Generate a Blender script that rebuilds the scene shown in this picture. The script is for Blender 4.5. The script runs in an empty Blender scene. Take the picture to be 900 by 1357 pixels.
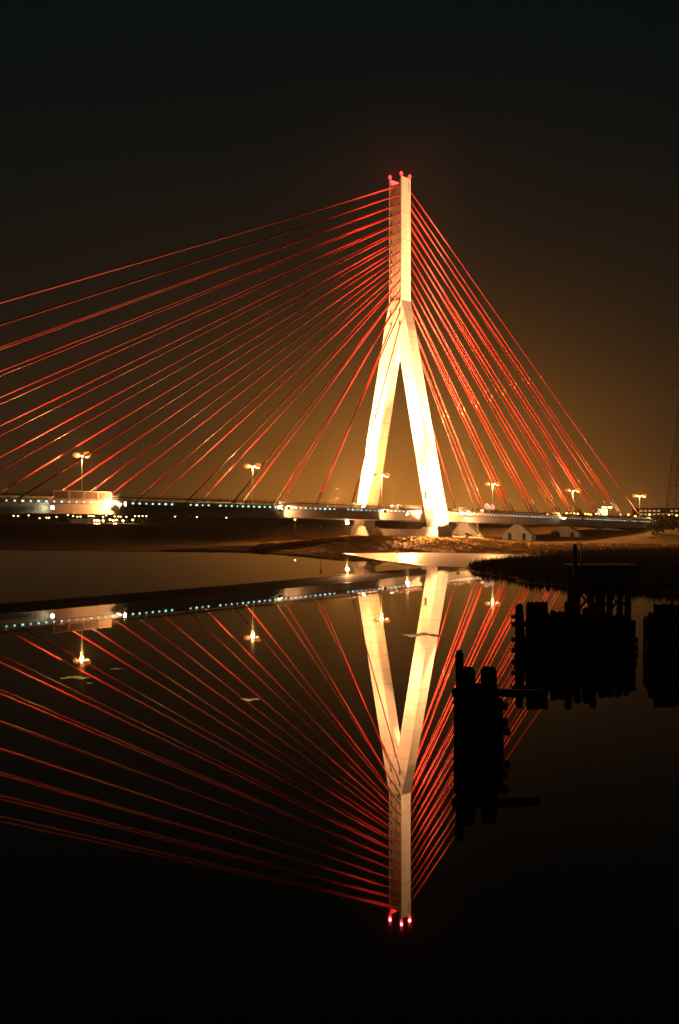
import bpy, bmesh, math, random
import numpy as np
from mathutils import Vector, Matrix, noise

random.seed(7)
S = bpy.context.scene
COL = S.collection
R = math.radians

# ---------------------------------------------------------------- camera
CAM_H = 8.4
F = 1312.0                      # focal length in photo pixels (photo 900 wide)
HOR = 682.0
cam_d = bpy.data.cameras.new('camera')
cam = bpy.data.objects.new('camera', cam_d); COL.objects.link(cam)
cam.location = (0, 0, CAM_H); cam.rotation_euler = (R(90), 0, 0)
cam_d.sensor_fit = 'HORIZONTAL'; cam_d.sensor_width = 36.0
cam_d.lens = 36.0 * F / 900.0
cam_d.shift_y = (HOR - 678.5) / 900.0
cam_d.clip_start = 0.5; cam_d.clip_end = 20000
S.camera = cam
S.view_settings.view_transform = 'Standard'; S.view_settings.look = 'None'
S.view_settings.exposure = 0.0; S.view_settings.gamma = 1.0

# ---------------------------------------------------------------- night sky with town glow near the horizon and painted glow of floodlit haze
W = bpy.data.worlds.new('World'); S.world = W; W.use_nodes = True
nt = W.node_tree; nt.nodes.clear()
def wn(t, **k):
    n = nt.nodes.new(t)
    for a, b in k.items(): setattr(n, a, b)
    return n
def wm(op, a, b=None, c=None):
    n = wn('ShaderNodeMath', operation=op)
    for i, v in enumerate((a, b, c)):
        if v is None: continue
        if isinstance(v, (int, float)): n.inputs[i].default_value = v
        else: nt.links.new(v, n.inputs[i])
    return n.outputs[0]
tc = wn('ShaderNodeTexCoord'); sep = wn('ShaderNodeSeparateXYZ')
nt.links.new(tc.outputs['Generated'], sep.inputs[0])
el = wm('ABSOLUTE', sep.outputs[2])
dot = wn('ShaderNodeVectorMath', operation='DOT_PRODUCT')
dot.inputs[1].default_value = Vector((0.07, 1.0, 0.02)).normalized()
nt.links.new(tc.outputs['Generated'], dot.inputs[0])
dpos = wm('MAXIMUM', dot.outputs['Value'], 0.0)
def scaled(col, fac):
    n = wn('ShaderNodeVectorMath', operation='SCALE'); n.inputs[0].default_value = col
    nt.links.new(fac, n.inputs['Scale']); return n.outputs[0]
def vadd(a, b):
    n = wn('ShaderNodeVectorMath', operation='ADD'); nt.links.new(a, n.inputs[0])
    if isinstance(b, tuple): n.inputs[1].default_value = b
    else: nt.links.new(b, n.inputs[1])
    return n.outputs[0]
low = wm('EXPONENT', wm('MULTIPLY', el, -10.5))
mid = wm('MULTIPLY', wm('EXPONENT', wm('MULTIPLY', el, -4.0)), wm('POWER', dpos, 6.0))
dome = wm('MULTIPLY', wm('POWER', dpos, 60.0), wm('EXPONENT', wm('MULTIPLY', el, -8.5)))
nz = wn('ShaderNodeTexNoise'); nz.inputs['Scale'].default_value = 2.4; nz.inputs['Detail'].default_value = 4
nt.links.new(tc.outputs['Generated'], nz.inputs['Vector'])
cl = wm('MULTIPLY_ADD', nz.outputs['Fac'], 0.9, 0.55)
c = vadd(scaled((0.052, 0.0185, 0.003), low), scaled((0.010, 0.0036, 0.0008), mid))
c = vadd(c, scaled((0.56, 0.192, 0.021), dome))
mul = wn('ShaderNodeVectorMath', operation='SCALE'); nt.links.new(c, mul.inputs[0]); nt.links.new(cl, mul.inputs['Scale'])
c = vadd(mul.outputs[0], (0.0, 0.0042, 0.0044))
bg = wn('ShaderNodeBackground'); bg.inputs['Strength'].default_value = 1.0
nt.links.new(c, bg.inputs['Color'])
wo = wn('ShaderNodeOutputWorld'); nt.links.new(bg.outputs[0], wo.inputs['Surface'])

# ---------------------------------------------------------------- helpers
def tag(o, label=None, cat=None, group=None, kind=None):
    if label: o['label'] = label
    if cat: o['category'] = cat
    if group: o['group'] = group
    if kind: o['kind'] = kind
    return o
def empty(name, loc=(0, 0, 0), rz=0.0, label=None, cat=None, group=None):
    o = bpy.data.objects.new(name, None); COL.objects.link(o)
    o.empty_display_size = 0.5
    o.location = loc; o.rotation_euler = (0, 0, rz)
    return tag(o, label, cat, group)
def obj(name, bm, mat, parent=None, smooth=False, loc=None, label=None, category=None, group=None, kind=None):
    if isinstance(bm, bmesh.types.BMesh):
        bmesh.ops.recalc_face_normals(bm, faces=bm.faces)
        me = bpy.data.meshes.new(name); bm.to_mesh(me); bm.free()
        for m in (mat if isinstance(mat, (list, tuple)) else [mat]): me.materials.append(m)
        if smooth: me.polygons.foreach_set('use_smooth', [True] * len(me.polygons))
    else: me = bm
    o = bpy.data.objects.new(name, me); COL.objects.link(o)
    if parent: o.parent = parent
    if loc: o.location = loc
    return tag(o, label, category, group, kind)
def box(bm, x0, x1, y0, y1, z0, z1, mi=0, M=None):
    vs = [bm.verts.new(p) for p in ((x0,y0,z0),(x1,y0,z0),(x1,y1,z0),(x0,y1,z0),(x0,y0,z1),(x1,y0,z1),(x1,y1,z1),(x0,y1,z1))]
    if M is not None:
        for v in vs: v.co = M @ v.co
    for q in ((0,3,2,1),(4,5,6,7),(0,1,5,4),(1,2,6,5),(2,3,7,6),(3,0,4,7)):
        f = bm.faces.new([vs[i] for i in q]); f.material_index = mi
    return vs
def tube(bm, pts, rad, n=8, cap=True):
    pts = [Vector(p) for p in pts]; rings = []
    for i, p in enumerate(pts):
        d = (pts[min(i+1, len(pts)-1)] - pts[max(i-1, 0)]).normalized()
        a = Vector((0, 0, 1)) if abs(d.z) < 0.95 else Vector((1, 0, 0))
        e1 = d.cross(a).normalized(); e2 = d.cross(e1)
        r = rad[i] if isinstance(rad, (list, tuple)) else rad
        rings.append([bm.verts.new(p + e1*(r*math.cos(2*math.pi*k/n)) + e2*(r*math.sin(2*math.pi*k/n))) for k in range(n)])
    for a, b in zip(rings, rings[1:]):
        for k in range(n): bm.faces.new((a[k], a[(k+1) % n], b[(k+1) % n], b[k]))
    if cap: bm.faces.new(rings[0][::-1]); bm.faces.new(rings[-1])
def loft(bm, secs, close=True, cap=True):
    rs = [[bm.verts.new(p) for p in s] for s in secs]; n = len(rs[0])
    for a, b in zip(rs, rs[1:]):
        for k in range(n if close else n-1): bm.faces.new((a[k], a[(k+1) % n], b[(k+1) % n], b[k]))
    if cap: bm.faces.new(rs[0][::-1]); bm.faces.new(rs[-1])
    return rs
def bevel(bm, w, seg=1):
    bmesh.ops.bevel(bm, geom=[e for e in bm.edges if len(e.link_faces) == 2 and e.calc_face_angle(0) > 0.5], offset=w, segments=seg, affect='EDGES')
def copy_tree(o, parent=None):
    c = o.copy(); COL.objects.link(c); c.parent = parent
    for ch in list(o.children): copy_tree(ch, c)
    return c
def at(px, D, z=0.0):
    return Vector(((px - 450.0) / F * D, D, z))
def zpix(py, D): return CAM_H - (py - HOR) / F * D

# ---------------------------------------------------------------- materials
def mat(name, base, rough=0.7, metal=0.0, var=0.25, scale=0.6, bump=0.0, bscale=8.0, coord='Object', var2=None, spec=0.5, streak=False):
    m = bpy.data.materials.new(name); m.use_nodes = True
    t = m.node_tree; b = t.nodes['Principled BSDF']
    b.inputs['Roughness'].default_value = rough; b.inputs['Metallic'].default_value = metal
    b.inputs['Specular IOR Level'].default_value = spec
    tcn = t.nodes.new('ShaderNodeTexCoord')
    src = tcn.outputs[coord]
    if streak:
        mp = t.nodes.new('ShaderNodeMapping'); mp.inputs['Scale'].default_value = (1, 1, 0.08)
        t.links.new(src, mp.inputs[0]); src = mp.outputs[0]
    n = t.nodes.new('ShaderNodeTexNoise'); n.inputs['Scale'].default_value = scale; n.inputs['Detail'].default_value = 8; n.inputs['Roughness'].default_value = 0.65
    t.links.new(src, n.inputs['Vector'])
    r = t.nodes.new('ShaderNodeValToRGB')
    lo = tuple(x*(1-var) for x in base) if var2 is None else var2
    hi = tuple(min(1, x*(1+var)) for x in base)
    r.color_ramp.elements[0].position = 0.32; r.color_ramp.elements[1].position = 0.68
    r.color_ramp.elements[0].color = (*lo, 1); r.color_ramp.elements[1].color = (*hi, 1)
    t.links.new(n.outputs['Fac'], r.inputs['Fac']); t.links.new(r.outputs['Color'], b.inputs['Base Color'])
    if bump:
        n2 = t.nodes.new('ShaderNodeTexNoise'); n2.inputs['Scale'].default_value = bscale; n2.inputs['Detail'].default_value = 6
        t.links.new(tcn.outputs[coord], n2.inputs['Vector'])
        bp = t.nodes.new('ShaderNodeBump'); bp.inputs['Strength'].default_value = bump; bp.inputs['Distance'].default_value = 0.1
        t.links.new(n2.outputs['Fac'], bp.inputs['Height']); t.links.new(bp.outputs['Normal'], b.inputs['Normal'])
    return m
def emit(name, col, s):
    m = bpy.data.materials.new(name); m.use_nodes = True
    b = m.node_tree.nodes['Principled BSDF']
    b.inputs['Base Color'].default_value = (0.01, 0.01, 0.01, 1); b.inputs['Roughness'].default_value = 0.6; b.inputs['Specular IOR Level'].default_value = 0.05
    b.inputs['Emission Color'].default_value = (*col, 1); b.inputs['Emission Strength'].default_value = s
    return m
M_conc = mat('pylon_concrete', (0.58, 0.56, 0.52), 0.8, var=0.16, scale=0.5, bump=0.15, bscale=3, streak=True)
def joints(m, step=3.6):
    t = m.node_tree; b = t.nodes['Principled BSDF']; src = b.inputs['Base Color'].links[0].from_socket
    tcn = t.nodes.new('ShaderNodeTexCoord'); sp = t.nodes.new('ShaderNodeSeparateXYZ'); t.links.new(tcn.outputs['Object'], sp.inputs[0])
    a = t.nodes.new('ShaderNodeMath'); a.operation = 'PINGPONG'; a.inputs[1].default_value = step; t.links.new(sp.outputs[2], a.inputs[0])
    l = t.nodes.new('ShaderNodeMath'); l.operation = 'LESS_THAN'; l.inputs[1].default_value = .07; t.links.new(a.outputs[0], l.inputs[0])
    n = t.nodes.new('ShaderNodeTexNoise'); n.inputs['Scale'].default_value = .9; t.links.new(tcn.outputs['Object'], n.inputs['Vector'])
    f = t.nodes.new('ShaderNodeMath'); f.operation = 'MULTIPLY'; t.links.new(l.outputs[0], f.inputs[0]); t.links.new(n.outputs['Fac'], f.inputs[1])
    mx = t.nodes.new('ShaderNodeMix'); mx.data_type = 'RGBA'; t.links.new(f.outputs[0], mx.inputs['Factor']); t.links.new(src, mx.inputs[6]); mx.inputs[7].default_value = (.12,.10,.08,1)
    t.links.new(mx.outputs[2], b.inputs['Base Color'])
joints(M_conc, 1.8)
M_conc2 = mat('pier_concrete', (0.42, 0.40, 0.34), 0.85, var=0.18, scale=0.7, bump=0.2, bscale=3)
M_steel = mat('deck_steel', (0.36, 0.34, 0.30), 0.5, var=0.14, scale=0.4, bump=0.1, bscale=2, streak=True)
M_under = mat('deck_underside', (0.12, 0.11, 0.10), 0.8)
M_asph = mat('asphalt', (0.05, 0.05, 0.05), 0.85)
M_rail = mat('weathered_rail', (0.07, 0.055, 0.05), 0.7)
M_screen = mat('screen_mesh', (0.09, 0.07, 0.06), 0.8)
M_cable = mat('red_cable_sheath', (0.44, 0.028, 0.022), 0.45, var=0.10, scale=0.3)
M_tube = mat('anchor_tube', (0.16, 0.07, 0.05), 0.6)
M_clamp = mat('cable_clamp', (0.75, 0.22, 0.10), 0.4)
M_dark = mat('dark_recess', (0.03, 0.025, 0.02), 0.9)
M_pole = mat('lamp_pole_steel', (0.45, 0.42, 0.38), 0.5, metal=0.2)
M_house = mat('lamp_housing', (0.12, 0.12, 0.12), 0.5)
M_wood = mat('weathered_timber', (0.045, 0.036, 0.028), 0.95, var=0.4, scale=3, bump=0.6, bscale=9, streak=True)
M_grass = mat('bank_grass', (0.26, 0.165, 0.065), 0.95, var=0.35, scale=0.35, bump=0.3, bscale=1.4, spec=0.1)
t = M_grass.node_tree; b = t.nodes['Principled BSDF']; src = b.inputs['Base Color'].links[0].from_socket    # shade painted in: left bank darkened where no floodlight should reach
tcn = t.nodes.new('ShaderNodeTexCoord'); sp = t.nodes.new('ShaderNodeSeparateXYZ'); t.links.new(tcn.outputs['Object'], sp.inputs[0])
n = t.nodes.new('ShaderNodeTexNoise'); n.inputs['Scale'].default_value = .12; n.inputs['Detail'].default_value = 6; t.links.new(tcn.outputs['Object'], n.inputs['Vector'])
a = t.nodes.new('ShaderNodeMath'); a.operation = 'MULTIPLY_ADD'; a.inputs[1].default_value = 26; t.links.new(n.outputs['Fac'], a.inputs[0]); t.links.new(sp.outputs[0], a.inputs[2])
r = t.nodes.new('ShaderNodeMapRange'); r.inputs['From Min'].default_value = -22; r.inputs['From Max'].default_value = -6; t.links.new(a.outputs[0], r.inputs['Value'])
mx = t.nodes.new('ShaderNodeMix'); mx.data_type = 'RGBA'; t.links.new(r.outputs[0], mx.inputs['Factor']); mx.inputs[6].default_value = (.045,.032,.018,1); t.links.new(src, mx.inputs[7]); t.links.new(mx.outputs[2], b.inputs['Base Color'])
M_blade = mat('dry_grass_blades', (0.30, 0.19, 0.075), 0.95, var=0.2, scale=0.3, spec=0.1)
M_reed = mat('reed_blades', (0.055, 0.05, 0.025), 0.9, var=0.4, scale=0.3, spec=0.1)
M_leaf = mat('dark_foliage', (0.05, 0.055, 0.025), 0.8, var=0.4, scale=0.5)
M_bark = mat('bark', (0.06, 0.045, 0.03), 0.9)
M_wall = mat('far_building_wall', (0.25, 0.22, 0.18), 0.9)
M_sign = mat('blue_sign_face', (0.36, 0.33, 0.75), 0.4, var=0.05)
M_white = mat('white_paint', (0.8, 0.8, 0.78), 0.5, var=0.06)
M_lattice = mat('lattice_steel', (0.10, 0.095, 0.09), 0.6)
E_sod = emit('sodium_lamp', (1.0, 0.42, 0.12), 12)
E_halo = emit('sodium_halo', (1.0, 0.25, 0.03), 1.0)
E_sod_dim = emit('sodium_lamp_dim', (1.0, 0.38, 0.08), 7)
E_led = emit('cool_led', (0.50, 0.95, 0.92), 2.6)
E_flood = emit('floodlight_glass', (1.0, 0.72, 0.38), 45)
E_green = emit('mercury_glass', (0.92, 1.0, 0.62), 30)
E_red = emit('red_beacon_glass', (1.0, 0.02, 0.02), 7)
E_redfar = emit('far_red_lamp', (1.0, 0.16, 0.14), 1.6)
E_win = emit('lit_window', (1.0, 0.55, 0.16), .55)
E_canopy = emit('lit_canopy_panel', (1.0, 0.80, 0.34), 2.6)
E_far = emit('far_lamp', (1.0, 0.58, 0.20), 9)

# ---------------------------------------------------------------- water
mw = bpy.data.materials.new('river_water'); mw.use_nodes = True
t = mw.node_tree; b = t.nodes['Principled BSDF']
b.inputs['Base Color'].default_value = (0.004, 0.016, 0.017, 1); b.inputs['Roughness'].default_value = 0.014
b.inputs['IOR'].default_value = 1.33
tcn = t.nodes.new('ShaderNodeTexCoord'); mp = t.nodes.new('ShaderNodeMapping'); mp.inputs['Scale'].default_value = (0.5, 1.0, 1.0)
t.links.new(tcn.outputs['Object'], mp.inputs[0])
n1 = t.nodes.new('ShaderNodeTexNoise'); n1.inputs['Scale'].default_value = 0.35; n1.inputs['Detail'].default_value = 3
t.links.new(mp.outputs[0], n1.inputs['Vector'])
bp = t.nodes.new('ShaderNodeBump'); bp.inputs['Strength'].default_value = 1.0; bp.inputs['Distance'].default_value = 0.0005
t.links.new(n1.outputs['Fac'], bp.inputs['Height']); t.links.new(bp.outputs['Normal'], b.inputs['Normal'])
bm = bmesh.new()
vs = [bm.verts.new(p) for p in ((-6000,-200,0),(6000,-200,0),(6000,9000,0),(-6000,9000,0))]; bm.faces.new(vs)
obj('water', bm, mw, kind='structure')

# ---------------------------------------------------------------- ground
SHORE = np.array([(-6000,240),(-300,244),(-140,243),(-82,240),(-55,232),(-26,225),(-10,219),(0,216),(18,216.5),(31,212),(41,205),(47,198),
    (40,192),(32,182),(25,169),(20,159),(18.3,152),(19.8,146),(21.0,134),(23.3,122),(27,115),(32,110),(36,105),(60,92),(150,70),(400,30),(6000,-250)], float)
def shore_dist(X, Z):
    d = np.full(X.shape, 1e9); inside = np.zeros(X.shape, bool)
    P = SHORE
    for (ax, ay), (bx, by) in zip(P[:-1], P[1:]):
        vx, vy = bx-ax, by-ay; L = vx*vx + vy*vy
        tt = np.clip(((X-ax)*vx + (Z-ay)*vy)/L, 0, 1)
        d = np.minimum(d, np.hypot(X-ax-tt*vx, Z-ay-tt*vy))
    Q = [tuple(p) for p in P] + [(6000, 20000), (-6000, 20000)]
    for i in range(len(Q)):
        (ax, ay), (bx, by) = Q[i], Q[(i+1) % len(Q)]
        if ay == by: continue
        c_ = ((ay > Z) != (by > Z)) & (X < (bx-ax)*(Z-ay)/(by-ay)+ax)
        inside ^= c_
    return np.where(inside, d, -d)
def sm(x): x = np.clip(x, 0, 1); return x*x*(3-2*x)
def wob(X, Z, f, s=0.0): 
    return (np.sin(X*f+s)*np.cos(Z*f*1.3+s*2) + 0.6*np.sin(X*f*2.3+Z*f*1.7+s) + 0.35*np.sin(X*f*5.1-Z*f*4.3+2*s))
def ground_h(X, Z):
    d = shore_dist(X, Z) + 0.7*wob(X, Z, 0.22) + 0.3*wob(X, Z, 0.9, 2.0)
    h = -1.2 + 1.5*sm((d+6)/9) + 0.5*sm((d-2)/16)
    mound = np.exp(-(np.maximum(np.abs(X-16)-11, 0)/15)**2 - (np.maximum(np.abs(Z-250)-9, 0)/13)**2)
    h = h + 1.95*mound*sm(d/12)
    bs = (X + Z - 272.2)*0.7071; bv = (X - Z + 240.9)*0.7071
    h = h + 3.4*sm((bs-60)/70)*np.exp(-(bv/30)**2)*sm((Z-205)/40) + 2.4*sm((-bv-16)/20)*sm((bs-8)/30)*sm((180-bs)/60)
    h = h + 0.10*wob(X, Z, 0.5, 1.0)*sm(d/4) + 1.0*sm((Z-320)/200)*0.3
    return h
def axis(pieces):
    out = []
    for a, b_, st in pieces: out += list(np.arange(a, b_, st))
    return np.array(out + [pieces[-1][1]])
gx = axis([(-6000,-1000,500),(-1000,-200,80),(-200,-60,6),(-60,-30,2),(-30,60,0.8),(60,120,4),(120,400,30),(400,6000,700)])
gz = axis([(-200,20,40),(20,100,6),(100,130,1.0),(130,150,1.2),(150,240,0.9),(240,300,1.8),(300,400,8),(400,1000,60),(1000,9000,800)])
GX, GZ = np.meshgrid(gx, gz)
H = ground_h(GX, GZ)
nx, nz_ = len(gx), len(gz)
me = bpy.data.meshes.new('ground')
V = np.stack([GX, GZ, H], -1).reshape(-1, 3)
idx = np.arange(nx*nz_).reshape(nz_, nx)
Q = np.stack([idx[:-1,:-1], idx[:-1,1:], idx[1:,1:], idx[1:,:-1]], -1).reshape(-1, 4)
me.vertices.add(len(V)); me.vertices.foreach_set('co', V.ravel())
me.loops.add(Q.size); me.loops.foreach_set('vertex_index', Q.ravel().astype(np.int32))
me.polygons.add(len(Q)); me.polygons.foreach_set('loop_start', np.arange(0, Q.size, 4, dtype=np.int32)); 
me.polygons.foreach_set('use_smooth', [True]*len(Q))
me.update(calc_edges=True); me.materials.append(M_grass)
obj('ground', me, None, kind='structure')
def gh(x, y): return float(ground_h(np.array([float(x)]), np.array([float(y)]))[0])

# ---------------------------------------------------------------- grass and reeds
def blades(name, pts, hmin, hmax, wmin, wmax, m, nb=4, seed=1, **k):
    rg = np.random.default_rng(seed); n = len(pts)
    P = np.repeat(np.array(pts), nb, 0); N = len(P)
    a = rg.uniform(0, 2*np.pi, N); h = rg.uniform(hmin, hmax, N)*rg.uniform(0.6, 1.0, N); w = rg.uniform(wmin, wmax, N)
    off = rg.normal(0, 0.16, (N, 2)); base = P + np.c_[off, np.full(N, -0.05)]
    dx, dy = np.cos(a), np.sin(a)
    lean = rg.normal(0, 0.22, (N, 2))*h[:, None]
    v0 = base + np.c_[dx*w, dy*w, np.zeros(N)]; v1 = base - np.c_[dx*w, dy*w, np.zeros(N)]
    v2 = base + np.c_[lean, h]
    VV = np.stack([v0, v1, v2], 1).reshape(-1, 3)
    me = bpy.data.meshes.new(name); me.vertices.add(len(VV)); me.vertices.foreach_set('co', VV.ravel())
    me.loops.add(3*N); me.loops.foreach_set('vertex_index', np.arange(3*N, dtype=np.int32))
    me.polygons.add(N); me.polygons.foreach_set('loop_start', np.arange(0, 3*N, 3, dtype=np.int32))
    me.update(calc_edges=True); me.materials.append(m)
    return obj(name, me, None, **k)
def scatter(x0, x1, y0, y1, n, dmin, dmax, seed):
    rg = np.random.default_rng(seed)
    X = rg.uniform(x0, x1, n); Y = rg.uniform(y0, y1, n)
    d = shore_dist(X, Y); k = (d > dmin) & (d < dmax)
    dens = 0.5 + 0.5*wob(X, Y, 0.3, 4.0)/1.2
    k &= rg.uniform(0, 1, n) < np.clip(dens, 0.25, 1)
    X, Y = X[k], Y[k]; h = ground_h(X, Y); k = h > 0.05
    return np.c_[X[k], Y[k], h[k]]
blades('bank_grass', scatter(-20, 95, 205, 262, 34000, 0.5, 60, 3), 0.15, 0.5, 0.05, 0.14, M_blade, 4, 5,
       label='dry lit grass covering the far river bank around the bridge pylon', category='grass', kind='stuff')
blades('short_bank_grass', scatter(-12, 50, 212, 256, 26000, 0.5, 60, 13), 0.10, 0.32, 0.03, 0.08, M_blade, 4, 15,
       label='short pale grass on the floodlit mound in front of the pylon', category='grass', kind='stuff')
blades('spit_reeds', scatter(18, 75, 95, 207, 30000, 0.1, 70, 8), 0.5, 1.5, 0.04, 0.09, M_reed, 5, 6,
       label='dark reeds and rough grass on the low spit at right', category='reeds', kind='stuff')

# ---------------------------------------------------------------- thin ice
mi = bpy.data.materials.new('thin_ice'); mi.use_nodes = True
t = mi.node_tree; b = t.nodes['Principled BSDF']
b.inputs['Base Color'].default_value = (0.50, 0.51, 0.50, 1); b.inputs['IOR'].default_value = 1.31
tcn = t.nodes.new('ShaderNodeTexCoord'); n1 = t.nodes.new('ShaderNodeTexNoise'); n1.inputs['Scale'].default_value = 0.09; n1.inputs['Detail'].default_value = 6
mp = t.nodes.new('ShaderNodeMapping'); mp.inputs['Scale'].default_value = (0.5, 2.2, 1)
t.links.new(tcn.outputs['Object'], mp.inputs[0]); t.links.new(mp.outputs[0], n1.inputs['Vector'])
rr = t.nodes.new('ShaderNodeMapRange'); rr.inputs['From Min'].default_value = 0.35; rr.inputs['From Max'].default_value = 0.65
rr.inputs['To Min'].default_value = 0.34; rr.inputs['To Max'].default_value = 0.55
t.links.new(n1.outputs['Fac'], rr.inputs['Value']); t.links.new(rr.outputs[0], b.inputs['Roughness'])
def sheet(name, pts, z, **k):
    bm = bmesh.new()
    lo = [bm.verts.new((x, y, -0.02)) for x, y in pts]; hi = [bm.verts.new((x, y, z)) for x, y in pts]
    bm.faces.new(hi); n = len(pts)
    for i in range(n): bm.faces.new((lo[i], lo[(i+1) % n], hi[(i+1) % n], hi[i]))
    bmesh.ops.triangulate(bm, faces=[f for f in bm.faces if len(f.verts) > 4])
    return obj(name, bm, mi, **k)
def jag(a, b_, n, amp, sd):
    rg = random.Random(sd); out = []
    for i in range(n):
        f = i/n; out.append((a[0]+(b_[0]-a[0])*f + rg.uniform(-amp, amp)*0.5, a[1]+(b_[1]-a[1])*f + rg.uniform(-amp, amp)))
    return out
ice = jag((-1.5,222),(1.9,208),4,.4,1) + jag((1.9,208),(7,184),8,.6,2) + jag((7,184),(13.6,163),8,.5,3) + jag((13.6,163),(21,156),7,.4,4) + [(27,160),(34,178),(44,190),(50,198),(44,212),(30,219),(10,222)]
sheet('ice_sheet', ice, 0.012, label='pale thin ice sheet along the lit bank below the bridge pylon', category='ice')
def floe(px0, px1, py, depth, label, sd):
    D = (CAM_H*F)/(py-HOR); a = at(px0, D); c_ = at(px1, D); rg = random.Random(sd)
    L = (c_-a).length/2; cx = (a.x+c_.x)/2; pts = []
    for k in range(44):
        an = 2*math.pi*k/44; r = rg.uniform(0.35, 1.0); e = abs(math.sin(an))**1.6*math.copysign(1, math.sin(an))
        pts.append((cx + L*math.cos(an)*(0.86+0.14*r), D + depth/2*e*r + 0.22*depth*math.sin(2.3*math.cos(an)*2+sd)))
    sheet('ice_floe', pts, 0.015, label=label, category='ice floe')
floe(531, 590, 841.5, 2.4, 'long thin ice floe floating across the mirrored near pylon leg', 1)
floe(80, 120, 898, 1.0, 'largest ice floe just below the mirrored left street lamp', 2)
floe(146, 164, 886.5, 0.4, 'small sliver of ice right of the mirrored left street lamp', 3)
floe(114, 123, 905.5, 0.3, 'tiny ice fragment below the largest floe at left', 4)
floe(318, 344, 927.5, 0.7, 'narrow ice floe below the mirrored second street lamp', 5)

# ---------------------------------------------------------------- bridge
PYL = Vector((15.65, 256.6, 0))
BR = empty('cable_stayed_bridge', PYL, R(45), label='floodlit cable-stayed bridge with inverted Y concrete pylon and red stay cables over the river', cat='bridge')
Mb = Matrix.Translation(PYL) @ Matrix.Rotation(R(45), 4, 'Z')
def BW(s, v, z): return Mb @ Vector((s, -v, z))          # s along the deck, v toward the camera side
def zl(s):                                                # height of the light line on the deck edge
    return 8.95 - 0.0235*s - (0.00006*s*s if s < 0 else 0.00002*s*s)
HW = 9.2
SS = [-300 + 6*i for i in range(0, 73)]                   # to s = 132
def lo_deck(name, prof, m, s0=-300, s1=135, **k):
    bm = bmesh.new(); ss = [s for s in SS if s0 < s < s1]; ss = [s0]+ss+[s1]
    loft(bm, [[(s, -v, zl(s)+dz) for v, dz in prof] for s in ss]); return obj(name, bm, m, BR, **k)
lo_deck('deck_slab', [(-HW,0.42),(HW,0.42),(HW,-0.28),(HW-.45,-0.34),(-HW+.45,-0.34),(-HW,-0.28)], M_conc2)
lo_deck('road_surface', [(-7.2,0.43),(7.2,0.43),(7.2,0.50),(-7.2,0.50)], M_asph)
for sgn in (1, -1):
    lo_deck('edge_girder', [(sgn*(HW-.55),-0.35),(sgn*(HW-.55),-2.05),(sgn*(HW-.20),-2.06),(sgn*(HW-.20),-2.16),(sgn*(HW-1.3),-2.16),(sgn*(HW-1.3),-2.05),(sgn*(HW-.75),-2.04),(sgn*(HW-.75),-0.35)], M_steel)
lo_deck('deck_soffit', [(-HW+1.35,-2.0),(HW-1.35,-2.0),(HW-1.35,-2.08),(-HW+1.35,-2.08)], M_under)
# railings
for sgn in (1, -1):
    bm = bmesh.new(); s = -300.0; y = -sgn*(HW-.12)
    while s < 134:
        z = zl(s)+.42; box(bm, s-.04, s+.04, y-.04, y+.04, z, z+1.12 + (0.25 if int(s/2) % 3 == 0 else 0)); s += 2.0
    obj('railing_post', bm, M_rail, BR, kind='stuff')
    for dz in (0.35, 0.72, 1.1):
        lo_deck('handrail', [(sgn*(HW-.09),.42+dz-.035),(sgn*(HW-.09),.42+dz+.035),(sgn*(HW-.15),.42+dz+.035),(sgn*(HW-.15),.42+dz-.035)], M_rail)
    # inner crash barrier
    lo_deck('crash_barrier', [(sgn*7.4,1.0),(sgn*7.4,1.3),(sgn*7.3,1.3),(sgn*7.3,1.0)], M_rail)
# small cool lights on the slab edge, a few of them dead
bm = bmesh.new(); box(bm, -.17, .17, -.10, .0, -.11, .11); bevel(bm, .03)
led_me = bpy.data.meshes.new('led_light'); bm.to_mesh(led_me); bm.free(); led_me.materials.append(E_led)
gaps = [(-78,-74.5),(-68.5,-66.2),(-32.5,-29.5),(-6,9.5),(72.2,74.4),(101,103.5),(106.5,109)]
s = -150.0
while s < 117:
    if not any(a < s < b_ for a, b_ in gaps):
        o = bpy.data.objects.new('led_light', led_me); COL.objects.link(o); o.parent = BR
        o.location = (s, -HW-.004, zl(s)); k = random.uniform(.55, 1.2)*(1 if s < 0 else .75); o.scale = (k, 1, k)
    s += 1.5
# framed screens by the left floodlight
for i in range(4):
    s0 = -103.6 + i*3.0
    bm = bmesh.new(); y = -(HW+.12); z = zl(s0)+.15
    for (a, b_, c_, d_) in ((s0, s0+2.85, 1.75, 1.87), (s0, s0+2.85, .35, .45), (s0, s0+.11, .45, 1.75), (s0+2.74, s0+2.85, .45, 1.75)):
        box(bm, a, b_, y-.05, y+.05, z+c_, z+d_)
    fr = obj('screen_frame', bm, M_pole, BR)
    bm = bmesh.new(); box(bm, s0+.11, s0+2.74, y-.012, y+.012, z+.45, z+1.75); obj('screen_infill', bm, M_screen, fr)

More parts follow.
